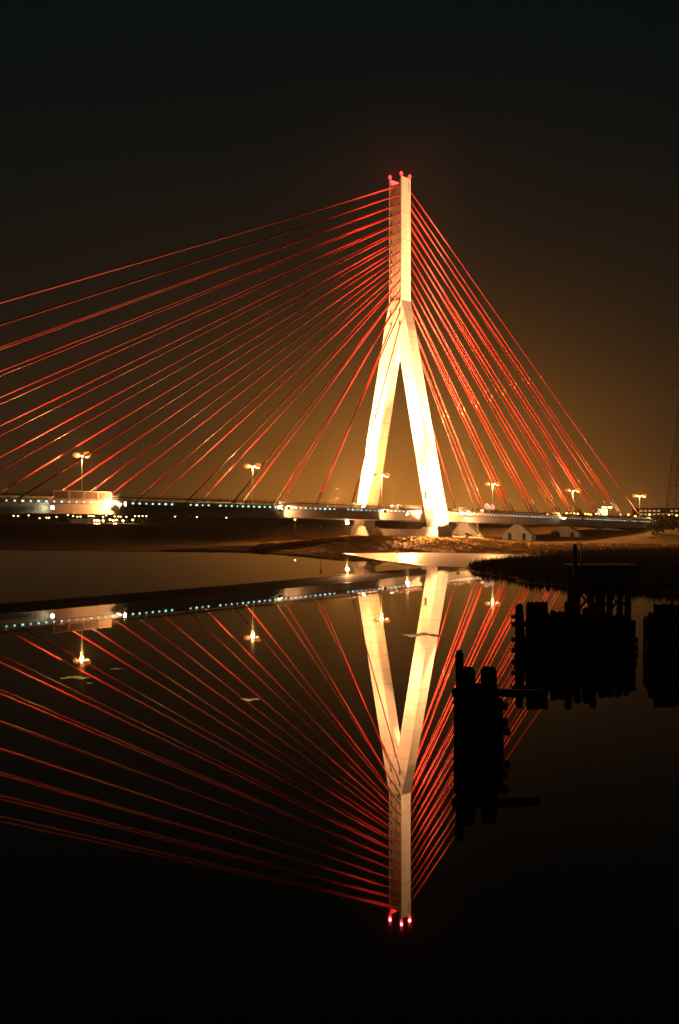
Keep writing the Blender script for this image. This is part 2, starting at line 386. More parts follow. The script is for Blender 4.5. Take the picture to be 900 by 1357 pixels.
# pylon
Z0 = 2.2; ZA = 55.8; ZK = 63.6; ZT = 94.6
def wout(z):
    if z >= ZK: return 2.15
    if z >= ZA: return 4.08-(4.08-2.15)*((z-ZA)/(ZK-ZA))
    return 4.08 + (ZA-z)*0.2079
def win(z): return max(0.0, (ZA-z)*0.2188)
def bdep(z):
    if z >= ZK: return 1.8
    if z >= 52: return 1.62 + 0.18*(z-52)/(ZK-52)
    return 1.62 + (52-z)*0.0138
bm = bmesh.new()
zs = [ZA, 58, 60, 62, ZK]
def ring(z, a, b_): return [(-b_, -a, z), (b_, -a, z), (b_, a, z), (-b_, a, z)]
loft(bm, [ring(z, wout(z), bdep(z)) for z in zs], cap=True)
bevel(bm, .06)
shaft0 = obj('pylon_fork', bm, M_conc, BR)
bm = bmesh.new()
RC = 0.22
def hring(z):
    a, b_ = wout(z), bdep(z); f = a-.38
    return [(-b_,-a,z),(b_,-a,z),(b_,-f,z),(b_-RC,-f,z),(b_-RC,-.18,z),(b_-.06,-.18,z),(b_-.06,.18,z),(b_-RC,.18,z),(b_-RC,f,z),(b_,f,z),(b_,a,z),
            (-b_,a,z),(-b_,f,z),(-b_+RC,f,z),(-b_+RC,.18,z),(-b_+.06,.18,z),(-b_+.06,-.18,z),(-b_+RC,-.18,z),(-b_+RC,-f,z),(-b_,-f,z)]
loft(bm, [hring(z) for z in (ZK+.002, 70, 78, 86, ZT-0.9)])
SH = obj('pylon_shaft', bm, M_conc, BR)
for sg in (1, -1):                                        # raised crown walls on both sides
    bm = bmesh.new(); y0, y1 = sorted((sg*2.15, sg*1.45)); loft(bm, [[(-1.8,y0,ZT-.898),(1.8,y0,ZT-.898),(1.8,y1,ZT-.898),(-1.8,y1,ZT-.898)],
        [(-1.8,y0 if sg<0 else y0+.45,ZT+.7),(1.8,y0 if sg<0 else y0+.45,ZT+.7),(1.8,y1 if sg>0 else y1-.45,ZT+.7),(-1.8,y1 if sg>0 else y1-.45,ZT+.7)]])
    obj('crown_wall', bm, M_conc, SH)
for (sx, sy) in ((-1,1),(-1,-1),(1,-1)):
    bm = bmesh.new(); tube(bm, [(0,0,0),(0,0,.35)], .09, 6); m_ = obj('beacon_mount', bm, M_house, BR, loc=(sx*1.62, sy*1.95, ZT+.7))
    bm = bmesh.new(); bmesh.ops.create_uvsphere(bm, u_segments=10, v_segments=8, radius=.42); bmesh.ops.scale(bm, vec=(1,1,1.15), verts=bm.verts)
    obj('beacon_glass', bm, E_red, m_, smooth=True, loc=(0,0,.6))
bm = bmesh.new(); box(bm, .95, 1.1, -2.152-.01, -2.10, ZT-2.6, ZT-.2); obj('slot', bm, M_dark, SH)
bm = bmesh.new(); box(bm, .95, 1.12, -2.27, -2.20, 60.6, 63.3); obj('slot', bm, M_dark, SH)
for sg in (1, -1):
    bm = bmesh.new()
    zz = [Z0, 10, 20, 30, 40, 48, 52, ZA-.002]
    loft(bm, [[(-bdep(z), -sg*wout(z), z), (bdep(z), -sg*wout(z), z), (bdep(z), -sg*win(z), z), (-bdep(z), -sg*win(z), z)] for z in zz])
    bevel(bm, .08)
    LG = obj('pylon_leg', bm, M_conc, BR)
    bm = bmesh.new(); w = wout(3)
    ya, yb = sorted((-sg*(w+.55), -sg*(win(3)-4.3))); yc, yd = sorted((-sg*(wout(6)+.25), -sg*(win(6)-1.0)))
    loft(bm, [[(-3.1,ya,1.0),(2.9,ya,1.0),(2.9,yb,1.0),(-3.1,yb,1.0)],[(-2.75,yc,5.3),(2.7,yc,5.3),(2.7,yd,5.3),(-2.75,yd,5.3)]])
    bevel(bm, .08); obj('pylon_foot', bm, M_conc2, BR)
bm = bmesh.new(); box(bm, -1.3, 1.3, -8.8, 8.8, 1.2, 4.7); bevel(bm, .05); obj('cross_beam', bm, M_conc2, BR)
# maintenance ladder and door at the near leg
bm = bmesh.new(); 
for z in np.arange(3, 14, .4):
    box(bm, -2.62, -2.58, -(win(z)+.75), -(win(z)+.35), z, z+.04)
obj('ladder_rungs', bm, M_rail, BR, kind='stuff')
bm = bmesh.new(); z = 13.2; b_ = bdep(z); box(bm, -b_-.03, -b_+.1, -(win(z)+1.6), -(win(z)+.8), 12.3, 14.3); obj('door', bm, M_dark, BR)

# ---------------------------------------------------------------- stay cables
NR = 15
zrow = [57.6 + (93.0-57.6)*((k/14.0)**0.93) for k in range(NR)]
sl = [-(24.5+12.0*k) for k in range(NR)]
grp = [24.5, 28.9, 41.0, 42.6, 53.2, 54.8, 66.0, 67.6, 78.2, 79.8, 89.6, 91.2, 103.4, 105.0, 116.8]
CV = {(1,-1): 6.2, (-1,-1): -5.8, (1,1): 6.2, (-1,1): -3.9}
anch = bmesh.new(); box(anch, -.06, .30, -.17, .17, -.22, .34); bevel(anch, .03)
anch_me = bpy.data.meshes.new('anchor_recess'); anch.to_mesh(anch_me); anch.free(); anch_me.materials.append(M_dark)
def cable(k, side, pl, s):
    b_ = bdep(zrow[k]); zt = zrow[k]; yv = 1.50*pl
    wv = min(1.50, 1.50)
    A = Vector((side*(b_-.20), -yv, zt)); v = CV[(pl, side)]; B = Vector((s, -v, zl(s)+.5))
    L = (B-A).length; n = 10; pts = []
    sag = 0.0022*abs(s)
    for i in range(n+1):
        f = i/n; p = A.lerp(B, f); p.z -= 4*sag*f*(1-f); pts.append(p)
    bm = bmesh.new(); tube(bm, pts, .16 if side < 0 else .13, 6)
    c_ = obj('stay_cable', bm, M_cable, BR, smooth=True)
    d = (pts[-2]-pts[-1]).normalized()
    bm = bmesh.new(); tube(bm, [pts[-1]-d*.5, pts[-1]+d*4.2], .21, 7); obj('anchor_tube', bm, M_tube, c_)
    f = 0.55 if side > 0 else 0.9
    if side > 0:
        i = 5; p = pts[i]; dd = (pts[i+1]-pts[i]).normalized()
        bm = bmesh.new(); tube(bm, [p-dd*.45, p+dd*.45], .17, 7); obj('cable_clamp', bm, M_clamp, c_)
    if True:
        o = bpy.data.objects.new('anchor_recess', anch_me); COL.objects.link(o); o.parent = SH if zt > ZK else shaft0
        depth = b_-RC if zt > ZK else b_
        o.location = (side*depth, -yv, zt); o.rotation_euler = (0, 0, 0 if side > 0 else math.pi)
        if zt > ZK: o.scale = (.35, 1, 1)
        else: o.scale = (.3, 1, 1.6)
for k in range(NR):
    for pl in (1, -1):
        cable(k, -1, pl, sl[k]); cable(k, 1, pl, grp[k])

# piers of the side span, gable outline shaped after their lit area under the deck shadow
def pier(s, lab=None):
    zt = zl(s)-2.22
    P = []
    z0 = 0.0 if s < 90 else 1.0
    shp = [(-5.2,z0),(5.2,z0),(5.2,2.6 + (0.6 if s > 90 else 0)),(1.0,zt),(-1.0,zt),(-5.2,2.6 + (0.6 if s > 90 else 0))]
    bm = bmesh.new(); loft(bm, [[(s-1.1,-v,z) for v, z in shp], [(s+1.1,-v,z) for v, z in shp]]); bevel(bm, .06)
    p = obj('pier', bm, M_conc2, BR)
    for v in (-2.5, 2.6):
        bm = bmesh.new(); box(bm, s-1.13, s-1.0, -v-.6, -v+.6, 0.9, 2.9); obj('niche', bm, M_dark, p)
    bm = bmesh.new(); box(bm, s-.9, s+.9, -8.3, 8.3, zt+.004, zt+.14); obj('bearing_beam', bm, M_under, p)
for s in (27.8, 53.3, 79.5, 106.0): pier(s)
bm = bmesh.new(); box(bm, 129, 137, -10, 10, 1.0, zl(130)-2.2); bevel(bm, .1); obj('abutment', bm, M_conc2, BR)

# ---------------------------------------------------------------- street lamps along the deck
def lamp_light(parent, loc, energy, col, radius=.25, typ='POINT'):
    ld = bpy.data.lights.new('lamp_light', typ); ld.energy = energy; ld.color = col
    ld.shadow_soft_size = radius
    o = bpy.data.objects.new('lamp_light', ld); COL.objects.link(o); o.parent = parent; o.location = loc
    return o
SL = empty('street_lamp')
bm = bmesh.new(); tube(bm, [(0,0,0),(0,0,1.2),(0,0,8.7)], [.13,.10,.065], 8); obj('pole', bm, M_pole, SL)
bm = bmesh.new(); box(bm, -.2, .2, -.2, .2, 0, .25); bevel(bm, .03); obj('base', bm, M_house, SL)
for sg in (1, -1):
    bm = bmesh.new(); tube(bm, [(0,0,8.6),(0,sg*.7,8.85),(0,sg*1.5,8.95)], .04, 6); obj('arm', bm, M_pole, SL)
    bm = bmesh.new(); y0, y1 = sorted((sg*1.35, sg*2.35)); box(bm, -.20, .20, y0, y1, 8.92, 9.08); bevel(bm, .04); hd = obj('lamp_head', bm, M_house, SL)
    bm = bmesh.new(); bmesh.ops.create_uvsphere(bm, u_segments=10, v_segments=6, radius=.80); bmesh.ops.scale(bm, vec=(1,1.1,.7), verts=bm.verts)
    obj('lamp_glass', bm, E_halo, hd, smooth=True, loc=(0, sg*1.85, 8.86))  # oversized glowing bowl, shaped to read as the lamp's orange halo
    bm = bmesh.new(); bmesh.ops.create_uvsphere(bm, u_segments=10, v_segments=6, radius=.62 if sg < 0 else .46); bmesh.ops.translate(bm, vec=(0,0,-.02), verts=bm.verts)
    obj('lamp_bulb', bm, E_sod, hd, smooth=True, loc=(0, sg*1.85, 8.80))
lab = ['tall twin-headed orange street lamp on the deck farthest left', 'twin-headed orange street lamp on the deck between left edge and pylon',
       'twin-headed street lamp on the deck glowing in front of the far pylon leg', 'twin-headed street lamp on the deck, first right of the pylon',
       'twin-headed street lamp on the deck, second right of the pylon', 'twin-headed street lamp farthest right near the end of the deck']
first = True
for s, l in zip((-92.5,-49.6,-7.0,40.2,83.0,126.0), lab):
    o = SL if first else copy_tree(SL); first = False
    p = BW(s, 0, zl(s)+.5); o.location = p; o.rotation_euler = (0, 0, R(45))
    tag(o, l, 'street lamp', 'street lamps along the bridge deck')
for o in [o for o in COL.objects if o.name.startswith('street_lamp')]:
    lamp_light(o, (0, 0, 8.3), 40000, (1.0, .45, .12))

# ---------------------------------------------------------------- floodlights
def floodlight(loc, aim, label, energy, spot=60, col=(1,.45,.17), blend=.6, size=.45, em=None, post=True, group='floodlights on and around the bridge', base=None, rad=.3, hood=0.0):
    loc = Vector(loc); aim = Vector(aim); d = (aim-loc).normalized()
    o = empty('floodlight', loc, 0); tag(o, label, 'floodlight', group)
    q = d.to_track_quat('-Z', 'Y'); Mr = q.to_matrix().to_4x4()
    bm = bmesh.new(); box(bm, -size, size, -size*.8, size*.8, .02, .35, M=Mr); bevel(bm, .04)
    if hood:
        w_ = size+.03; h_ = size*.8+.03
        for q4 in ((-w_,w_,h_-.04,h_),(-w_,w_,-h_,-h_+.04),(-w_,-w_+.04,-h_+.041,h_-.041),(w_-.04,w_,-h_+.041,h_-.041)): box(bm, *q4, -hood, .30, M=Mr)
    obj('housing', bm, M_house, o)
    bm = bmesh.new(); box(bm, -size*.9, size*.9, -size*.7, size*.7, -.03, .018, M=Mr); obj('lamp_glass', bm, em or E_flood, o)
    bm = bmesh.new(); tube(bm, [(0,0,-.9 if base is None else base-loc.z),(0,0,-.25)], .06, 6); obj('bracket', bm, M_house, o)
    ld = bpy.data.lights.new('flood_beam', 'SPOT'); ld.energy = energy; ld.color = col; ld.spot_size = R(spot); ld.spot_blend = blend; ld.shadow_soft_size = rad
    l = bpy.data.objects.new('flood_beam', ld); COL.objects.link(l); l.parent = o
    l.location = d*(.12+hood); l.rotation_euler = q.to_euler()
    return o
K = 1.0
def g(p): return gh(p.x, p.y)
# pylon foot floods
p = BW(-3, 24, 0); p.z = g(p)+.9
floodlight(p, BW(0, 11, 18), 'added ground floodlight hidden in the grass in front of the near pylon leg', 700000*K, 75, hood=.5, base=p.z-.7)  # added to brighten the near leg, hood keeps its glass out of sight
p = BW(7.5, 20, 0); p.z = g(p)+.9
floodlight(p, BW(0, 1, 79), 'added hidden ground floodlight right of the near pylon leg aimed at the shaft', 2700000*K, 28, hood=.5, base=p.z-.7)  # added to brighten the shaft, glass hidden by the hood
floodlight(BW(3.3, 16.6, 6.2), BW(26, 12, 0.5), 'bright floodlight fixed to the right corner of the near pylon leg', 60000*K, 165, base=2.5)
floodlight(BW(-4.2, -15.0, 6.2), BW(-30, 6, 0), 'bright floodlight hanging left of the far pylon leg foot', 40000*K, 165, base=2.5)
floodlight(BW(-16, -10.6, zl(-16)+.9), BW(-2, -9, 24), 'floodlight on the far deck edge left of the far pylon leg', 700000*K, 90)
# deck floods beside the pylon
floodlight(BW(-14, 9.9, zl(-14)+1.2), BW(0, 0, 78), 'floodlight on the deck edge left of the pylon aimed at the shaft', 560000*K, 50)
floodlight(BW(-12.5, 9.9, zl(-12)+.9), BW(0, 10.5, 22), 'floodlight on the deck edge aimed at the near pylon leg', 90000*K, 100)
floodlight(BW(-14, -9.9, zl(-14)+1.2), BW(0, -4, 40), 'floodlight on the far deck edge aimed at the far pylon leg', 400000*K, 80)
floodlight(BW(-8.5, 9.9, zl(-8)-.6), BW(-9, 28, 0), 'small floodlight low on the deck edge just left of the near leg', 85000*K, 140, size=.3)
floodlight(BW(13, 10.1, zl(13)+.9), BW(30, 0, zl(13)+8), 'blazing floodlight on the deck edge just right of the pylon', 9000*K, 160)
floodlight(BW(16, 10.1, zl(16)+.5), BW(40, 8, zl(16)-6), 'second blazing floodlight on the deck edge right of the pylon', 7000*K, 160)
# cable floods
CC = (1.0, .45, .14)
floodlight(BW(-24, 9.9, zl(-24)+.9), BW(-95, 0, 62), 'cable floodlight on the deck edge facing left from the pylon', 19000*K, 80, CC)
floodlight(BW(-50, 9.7, zl(-50)-.4), BW(-28, 6, 60), 'cable floodlight on the deck edge beside the second street lamp', 13000*K, 85, CC)
floodlight(BW(-90.5, 10.0, zl(-90)-.3), BW(-112, 6, 50), 'blazing floodlight on the deck edge at the end of the framed screens', 10000*K, 120, CC)
floodlight(BW(-104, 9.6, zl(-104)-1.1), BW(-116, 12, 8), 'pale greenish floodlight under the deck edge at far left', 200*K, 150, (.9,1,.6), em=E_green, size=.4)
floodlight(BW(-130, 10.0, zl(-130)+.9), BW(-60, 0, 75), 'cable floodlight on the deck edge beyond the left frame edge', 7000*K, 70, CC)
floodlight(BW(20, 11.5, zl(20)+.9), BW(48, 2, 58), 'cable floodlight on the deck edge facing right from the pylon', 27000*K, 90, CC)
floodlight(BW(62, 10.0, zl(60)-.2), BW(20, 3, 62), 'added cable floodlight on the deck edge between the right street lamps', 27000*K, 90, CC)  # added to brighten the right cables, no lamp known at this spot
floodlight(BW(118, 10.0, zl(118)+.9), BW(60, 3, 45), 'cable floodlight near the right end of the deck', 24000*K, 70, CC)

floodlight(BW(-90.2, 11.6, zl(-90)-.2), BW(-104, 8.7, zl(-100)-1.6), 'white-hot floodlight on the deck edge washing the girder towards the left', 15000*K, 150, (1,.36,.11), rad=.2)
floodlight(BW(-48.2, 10.6, zl(-48)-.2), BW(-43, 8.6, zl(-45)-1.4), 'small floodlight below the second street lamp washing the girder to the right', 4000*K, 140, size=.28)
floodlight(BW(-17.5, 11.0, zl(-17)-.1), BW(-11, 8.6, zl(-12)-1.0), 'floodlight on the deck edge left of the near leg washing the girder', 5000*K, 150, size=.35)
for o in [o for o in COL.objects if o.name.startswith('beacon_glass')]:
    lamp_light(o, (0, 0, .8), 5000, (1.0, .03, .03))
# ---------------------------------------------------------------- signs on the deck
TS = empty('traffic_sign', BW(27.5, 8.2, zl(27.5)+.45), R(0), label='pair of round pale blue traffic signs on the deck right of the pylon', cat='sign')
bm = bmesh.new(); tube(bm, [(0,0,0),(0,0,2.4)], .05, 6); obj('post', bm, M_pole, TS)
for dx, dz in ((-.75, 2.0), (.75, 1.7)):
    bm = bmesh.new(); tube(bm, [(dx,-.06,dz),(dx,-.09,dz)], .6, 16); obj('sign_disc', bm, M_sign, TS)
    bm = bmesh.new(); tube(bm, [(dx,-.05,dz),(dx,-.058,dz)], .68, 16); obj('sign_rim', bm, M_white, TS)
bm = bmesh.new(); box(bm, -.8, .8, -.045, .045, 1.8, 1.9); obj('crossbar', bm, M_pole, TS)
p = at(425, 240); p.z = gh(p.x, p.y)
RM = empty('river_marker', p, 0, label='tiny white marker board standing on the bank left of the pylon', cat='marker')
bm = bmesh.new(); tube(bm, [(0,0,-.2),(0,0,3.2)], .06, 6); obj('post', bm, M_pole, RM)
bm = bmesh.new(); box(bm, -.22, .22, -.09, -.06, 2.9, 4.0); obj('board', bm, M_white, RM)

# ---------------------------------------------------------------- timber dolphins in the foreground
def pile_mesh(r, h, seed):
    rg = random.Random(seed); bm = bmesh.new(); n = 9
    lev = [-1.0, 0.2, h*.4, h*.7, h-.12, h]
    secs = []
    for i, z in enumerate(lev):
        rr = r*(1.03 - .05*i/5) * (0.72 if i == 5 else 1) * rg.uniform(.93, 1.05)
        secs.append([(rr*math.cos(2*math.pi*k/n)*(1+rg.uniform(-.08,.08)), rr*math.sin(2*math.pi*k/n)*(1+rg.uniform(-.08,.08)), z + (rg.uniform(-.12,.06) if i == 5 else 0)) for k in range(n)])
    loft(bm, secs); me = bpy.data.meshes.new('pile'); bmesh.ops.recalc_face_normals(bm, faces=bm.faces); bm.to_mesh(me); bm.free(); me.materials.append(M_wood); return me
pm = {}
def pile(parent, x, y, r, h, tilt=(0, 0)):
    key = (round(r, 2), round(h, 1), int(x*7) % 3)
    if key not in pm: pm[key] = pile_mesh(r, h, hash(key) % 999)
    o = bpy.data.objects.new('pile', pm[key]); COL.objects.link(o); o.parent = parent
    o.location = (x, y, 0); o.rotation_euler = (tilt[0], tilt[1], (x*3) % 3)
def beam(parent, a, b_, w, h, name='cross_beam'):
    a, b_ = Vector(a), Vector(b_); d = b_-a; L = d.length
    Mx = Matrix.Translation(a) @ d.to_track_quat('X', 'Z').to_matrix().to_4x4()
    bm = bmesh.new(); box(bm, 0, L, -w/2, w/2, -h/2, h/2, M=Mx); bevel(bm, .02); obj(name, bm, M_wood, parent)
# A : wide group at 59 m
DA = 59.0
A = empty('timber_dolphin', at(760, DA), 0, label='wide black cluster of old timber piles in the water at right centre', cat='dolphin', group='old timber dolphins')
def pxA(px, D, o): return (px-450)/F*D - o.location.x
rg = random.Random(4)
tops = [(687,800),(700,797),(712,797),(720,798),(733,809),(743,810),(754,797),(766,806),(776,806),(784,799),(797,812),(808,814),(819,815),(830,816),(837,822)]
for px, py in tops:
    pile(A, pxA(px, DA, A), rg.uniform(-.15,.15), .235, zpix(py, DA)+rg.uniform(-.02,.02), (rg.uniform(-.03,.03), rg.uniform(-.035,.035)))
for row in range(1, 4):
    for i in range(13):
        px = 690 + i*11.5 + rg.uniform(-2,2)
        pile(A, pxA(px, DA+row*.55, A), row*.55, .24, rg.uniform(1.9, 2.5), (rg.uniform(-.03,.03), rg.uniform(-.03,.03)))
beam(A, (pxA(681,DA,A),-.36,1.9), (pxA(836,DA,A),-.36,1.85), .16, .3, 'waling')
beam(A, (pxA(680,DA,A),-.36,.6), (pxA(840,DA,A),-.36,.62), .16, .3, 'waling')
for z, sz in ((2.35,.2),(1.9,.26),(1.0,.22),(0.35,.24)):
    bm = bmesh.new(); box(bm, pxA(677,DA,A), pxA(684,DA,A), -.45, -.1, z-sz/2, z+sz/2); bevel(bm, .04); obj('fender_block', bm, M_wood, A)
# C : at the right edge
C_ = empty('timber_dolphin', at(890, DA), 0, label='black cluster of timber piles cut by the right frame edge', cat='dolphin', group='old timber dolphins')
for px, py in ((864,812),(871,800),(882,801),(889,800),(899,802),(908,800),(918,803)):
    pile(C_, pxA(px, DA, C_), rg.uniform(-.1,.1), .25, zpix(py, DA), (rg.uniform(-.02,.02), rg.uniform(-.015,.015)))
for row in range(1, 4):
    for i in range(6): pile(C_, pxA(868+i*11, DA, C_), row*.5, .25, rg.uniform(1.8,2.5), (0, rg.uniform(-.02,.02)))
beam(C_, (pxA(862,DA,C_),-.36,1.7), (pxA(922,DA,C_),-.36,1.7), .16, .3, 'waling')
# B : nearest, at 36 m
DB = 36.0
B_ = empty('timber_dolphin', at(635, DB), 0, label='nearest timber dolphin with two thick posts and a long cross beam', cat='dolphin', group='old timber dolphins')
pile(B_, pxA(621, DB, B_), 0, .25, zpix(884, DB), (0, -.01)); pile(B_, pxA(647.5, DB, B_), .05, .29, zpix(884, DB), (0, .01))
pile(B_, pxA(610, DB, B_), .0, .15, zpix(862, DB), (0, -.02))
for px, py, dy in ((613,930,-.3),(634,908,.1),(660,925,.25),(626,918,.5),(640,912,.55),(655,930,.6),(612,920,.45)):
    pile(B_, pxA(px, DB, B_), dy, .24, zpix(py, DB), (rg.uniform(-.02,.02), rg.uniform(-.02,.02)))
beam(B_, (pxA(599,DB,B_),-.42,zpix(914,DB)), (pxA(713,DB,B_),-.30,zpix(917,DB)), .2, .26)
beam(B_, (pxA(605,DB,B_),-.45,.9), (pxA(669,DB,B_),-.45,.95), .18, .26)
for px, z in ((601,1.98),(606,1.3),(667,1.5),(670,.6),(605,.5)):
    bm = bmesh.new(); x = pxA(px, DB, B_); box(bm, x-.09, x+.09, -.5, -.2, z-.12, z+.12); bevel(bm, .03); obj('fender_block', bm, M_wood, B_)

# trestle platform with ladder hoops, 83 m
DP = 83.0
T = empty('trestle_platform', at(800, DP), 0, label='dark timber trestle platform with ladder hoops behind the wide pile cluster', cat='platform')
zt = zpix(747, DP)
for row in (0, 2.4):
    for px in (765, 793, 808, 832): pile(T, pxA(px, DP, T), row, .30, zt-.3, (0, 0))
for (a, c_) in ((765,793),(808,832)):
    for row in (-.32, 2.1):
        beam(T, (pxA(a,DP,T),row,.4), (pxA(c_,DP,T),row,2.6), .12, .16, 'brace'); beam(T, (pxA(c_,DP,T),row+.13,.4), (pxA(a,DP,T),row+.13,2.6), .12, .16, 'brace')
beam(T, (pxA(758,DP,T),-.3,zt-.45), (pxA(842,DP,T),-.3,zt-.45), .3, .5, 'bearer'); beam(T, (pxA(758,DP,T),2.6,zt-.45), (pxA(842,DP,T),2.6,zt-.45), .3, .5, 'bearer')
x = pxA(757, DP, T); x1 = pxA(843, DP, T)
while x < x1:
    bm = bmesh.new(); box(bm, x, x+.26, -.6, 2.9, zt-.19, zt-.12+rg.uniform(0,.03)); obj('plank', bm, M_wood, T); x += .29
for z in (zt-1.0, zt-1.6, zt-2.2):
    beam(T, (pxA(757,DP,T),-.62,z), (pxA(843,DP,T),-.62,z), .12, .5, 'fender_board')
for x, w in ((pxA(758.5,DP,T), .0), (pxA(764.5,DP,T), .3)):
    bm = bmesh.new()
    if w: tube(bm, [(x-.2,-.7,zt-.8),(x-.2,-.7,zt+1.6),(x-.12,-.7,zt+1.8),(x+.12,-.7,zt+1.8),(x+.2,-.7,zt+1.6),(x+.2,-.7,zt-.8)], .065, 6)
    else: tube(bm, [(x,-.7,zt-.8),(x,-.7,zt+1.7)], .13, 8)
    obj('ladder_hoop', bm, M_house, T)

# ---------------------------------------------------------------- far things
def far_lamp(px, py, D, label, group, size=.8, name='yard_lamp', cat='lamp', em=E_far, light=0):
    p = at(px, D); gz_ = gh(p.x, p.y); p.z = gz_; z = max(zpix(py, D), gz_+.7)
    o = empty(name, p, 0); tag(o, label, cat, group)
    bm = bmesh.new(); tube(bm, [(0,0,0),(0,0,z-gz_)], .09, 5); obj('pole', bm, M_pole, o)
    bm = bmesh.new(); bmesh.ops.create_uvsphere(bm, u_segments=8, v_segments=6, radius=size/2); bmesh.ops.scale(bm, vec=(1.2,1,.8), verts=bm.verts)
    obj('lamp_glass', bm, em, o, smooth=True, loc=(0,0,z-gz_))
    if light: lamp_light(o, (0, -1.5, z-gz_-.2), light, (1,.62,.25))
left = [(18,683.5),(24,684),(38,683),(52.5,686.7),(61.7,686),(65,686),(75,685),(90,682.5),(97,684),(102.5,684.7),(106.7,684.5),(117.5,683.7),(121,683.5),(124,684),(125,689.7),(128.3,689.5),(131,690),
        (136.7,685),(136.7,689.7),(141,683),(146,688.7),(150,689.7),(152,684.3),(154,689),(157,684.5),(160,684.7),(163,690),(167.5,685),(176,689),(179,684),(184,683.8),(189,683.6),(194,683.9),(232,684.5),(261,685),(300,686)]
for i, (px, py) in enumerate(left):
    lb, gp = (('lamp in the sparse far string under the deck at the left edge', 'sparse far lamps at the left edge') if px < 85 else
          ('lower bright yard lamp clustered in front of the pale shed under the blazing floodlight', 'lower yard lamps in front of the shed') if py > 688 else
          ('upper small yard lamp in the dense row above the pale shed under the deck', 'upper row of yard lamps above the shed') if px < 172 else
          ('far lamp in the even little row right of the yard cluster', 'even row of lamps right of the yard') if px < 200 else
          (('leftmost', 'middle', 'rightmost')[0 if px < 250 else 1 if px < 280 else 2] + ' of three lone far lamps touching the deck bottom left of the second street lamp', 'lone far lamps between the left street lamps'))
    far_lamp(px, py, 560+ (i*37) % 60, lb, gp, .8 if py < 688 else 1.2, light=(2500 if py > 688 else 0))
for px, py in ((125.5,700.5),(128.7,700.2),(131.7,700.6),(151,701),(153.7,702)):
    far_lamp(px, py, 470, 'low distant light on the dark far bank below the yard lamps', 'low lights on the dark far bank', .6, name='bollard_light')
for px, py in ((391,688.5),(458,690)):
    far_lamp(px, py, 330, 'single small lamp under the deck left of the far leg, ' + ('the left of two' if px < 400 else 'the right of two'), 'lone lamps under the deck', .55 if px < 400 else .35)
for i, (px, py) in enumerate(((726,681),(734.5,680.5),(751,680),(756,680.2),(761,680.4),(766,680.8),(776,681),(780,681.5),(784,681.8),(790.5,681),(823,681.5),(833,682),(842,684),(861,682),(887,682.5),(897,683))):
    far_lamp(px, py, 600, *(('far orange lamp above the deck left of the lit yellow canopy', 'far lamps left of the lit canopy') if px < 800 else ('far orange lamp above the deck right of the lit yellow canopy', 'far lamps right of the lit canopy')), 1.3, em=E_sod_dim)
# lit pale shed by the yard
p = at(112, 640); SHD = empty('yard_shed', (p.x, p.y, gh(p.x, p.y)), 0, label='long low lit shed among the distant yard lamps at left', cat='shed')
bm = bmesh.new(); box(bm, -9, 11, 0, 9, 0, 3.2); obj('wall', bm, M_wall, SHD)
bm = bmesh.new(); loft(bm, [[(-9.4,-.4,3.2),(-9.4,9.4,3.2),(-9.4,4.5,4.6)],[(11.4,-.4,3.2),(11.4,9.4,3.2),(11.4,4.5,4.6)]]); obj('roof', bm, M_under, SHD)
# lit building at right
D = 700; k = D/F; p = at(872, D); BL = empty('office_building', (p.x, p.y, gh(p.x, p.y)), 0, label='long low building with two rows of lit windows beyond the deck end', cat='building')
x0, x1 = (846-872)*k, (925-872)*k; zb = -BL.location.z
bm = bmesh.new(); box(bm, x0, x1, 0, 14, 0, zpix(674, D)+zb); obj('wall', bm, M_wall, BL)
bm = bmesh.new(); box(bm, x0-.4, x1+.4, -.4, 14.4, zpix(674, D)+zb+.01, zpix(674, D)+zb+.5); obj('roof', bm, M_under, BL)
rg2 = random.Random(3)
for py in (677, 681.5):
    for i in range(13):
        if rg2.random() < .22: continue
        x = x0 + 1.0 + i*3.1; z = zpix(py, D)+zb
        bm = bmesh.new(); box(bm, x-.1, x+2.0, -.08, -.003, z-.75, z+.75); fr = obj('window', bm, M_house, BL)
        bm = bmesh.new(); box(bm, x, x+.9, -.11, -.085, z-.62, z+.62); box(bm, x+1.0, x+1.9, -.11, -.085, z-.62, z+.62); obj('pane', bm, E_win, fr)
# lit canopy
D = 600; k = D/F; p = at(802, D); CN = empty('lit_canopy', (p.x, p.y, gh(p.x, p.y)), 0, label='bright yellow lit canopy and kiosk beyond the right span', cat='canopy')
zb = -CN.location.z
for x in (-1.5, 3.6):
    bm = bmesh.new(); tube(bm, [(x,2,0),(x,2,zpix(673,D)+zb)], .15, 6); obj('column', bm, M_pole, CN)
bm = bmesh.new(); box(bm, -1.0, 4.4, 0, 4, zpix(673.6,D)+zb, zpix(671.2,D)+zb); obj('canopy_fascia', bm, E_canopy, CN)
bm = bmesh.new(); box(bm, -3.4, 1.6, .5, 4, zpix(683,D)+zb, zpix(674.5,D)+zb-.05); obj('kiosk', bm, E_canopy, CN)
# mast with two red lamps
D = 900; p = at(447, D); MS = empty('radio_mast', (p.x, p.y, gh(p.x, p.y)), 0, label='thin far mast with two faint red lights left of the pylon', cat='mast')
zb = -MS.location.z; bm = bmesh.new(); tube(bm, [(0,0,0),(0,0,zpix(647,D)+zb)], [.3,.12], 6); obj('mast', bm, M_lattice, MS)
for py in (648, 660.5):
    bm = bmesh.new(); bmesh.ops.create_uvsphere(bm, u_segments=8, v_segments=6, radius=.9); bmesh.ops.scale(bm, vec=(2.0,1,.8), verts=bm.verts)
    obj('warning_light', bm, E_redfar, MS, loc=(0,-.6,zpix(py,D)+zb), smooth=True)
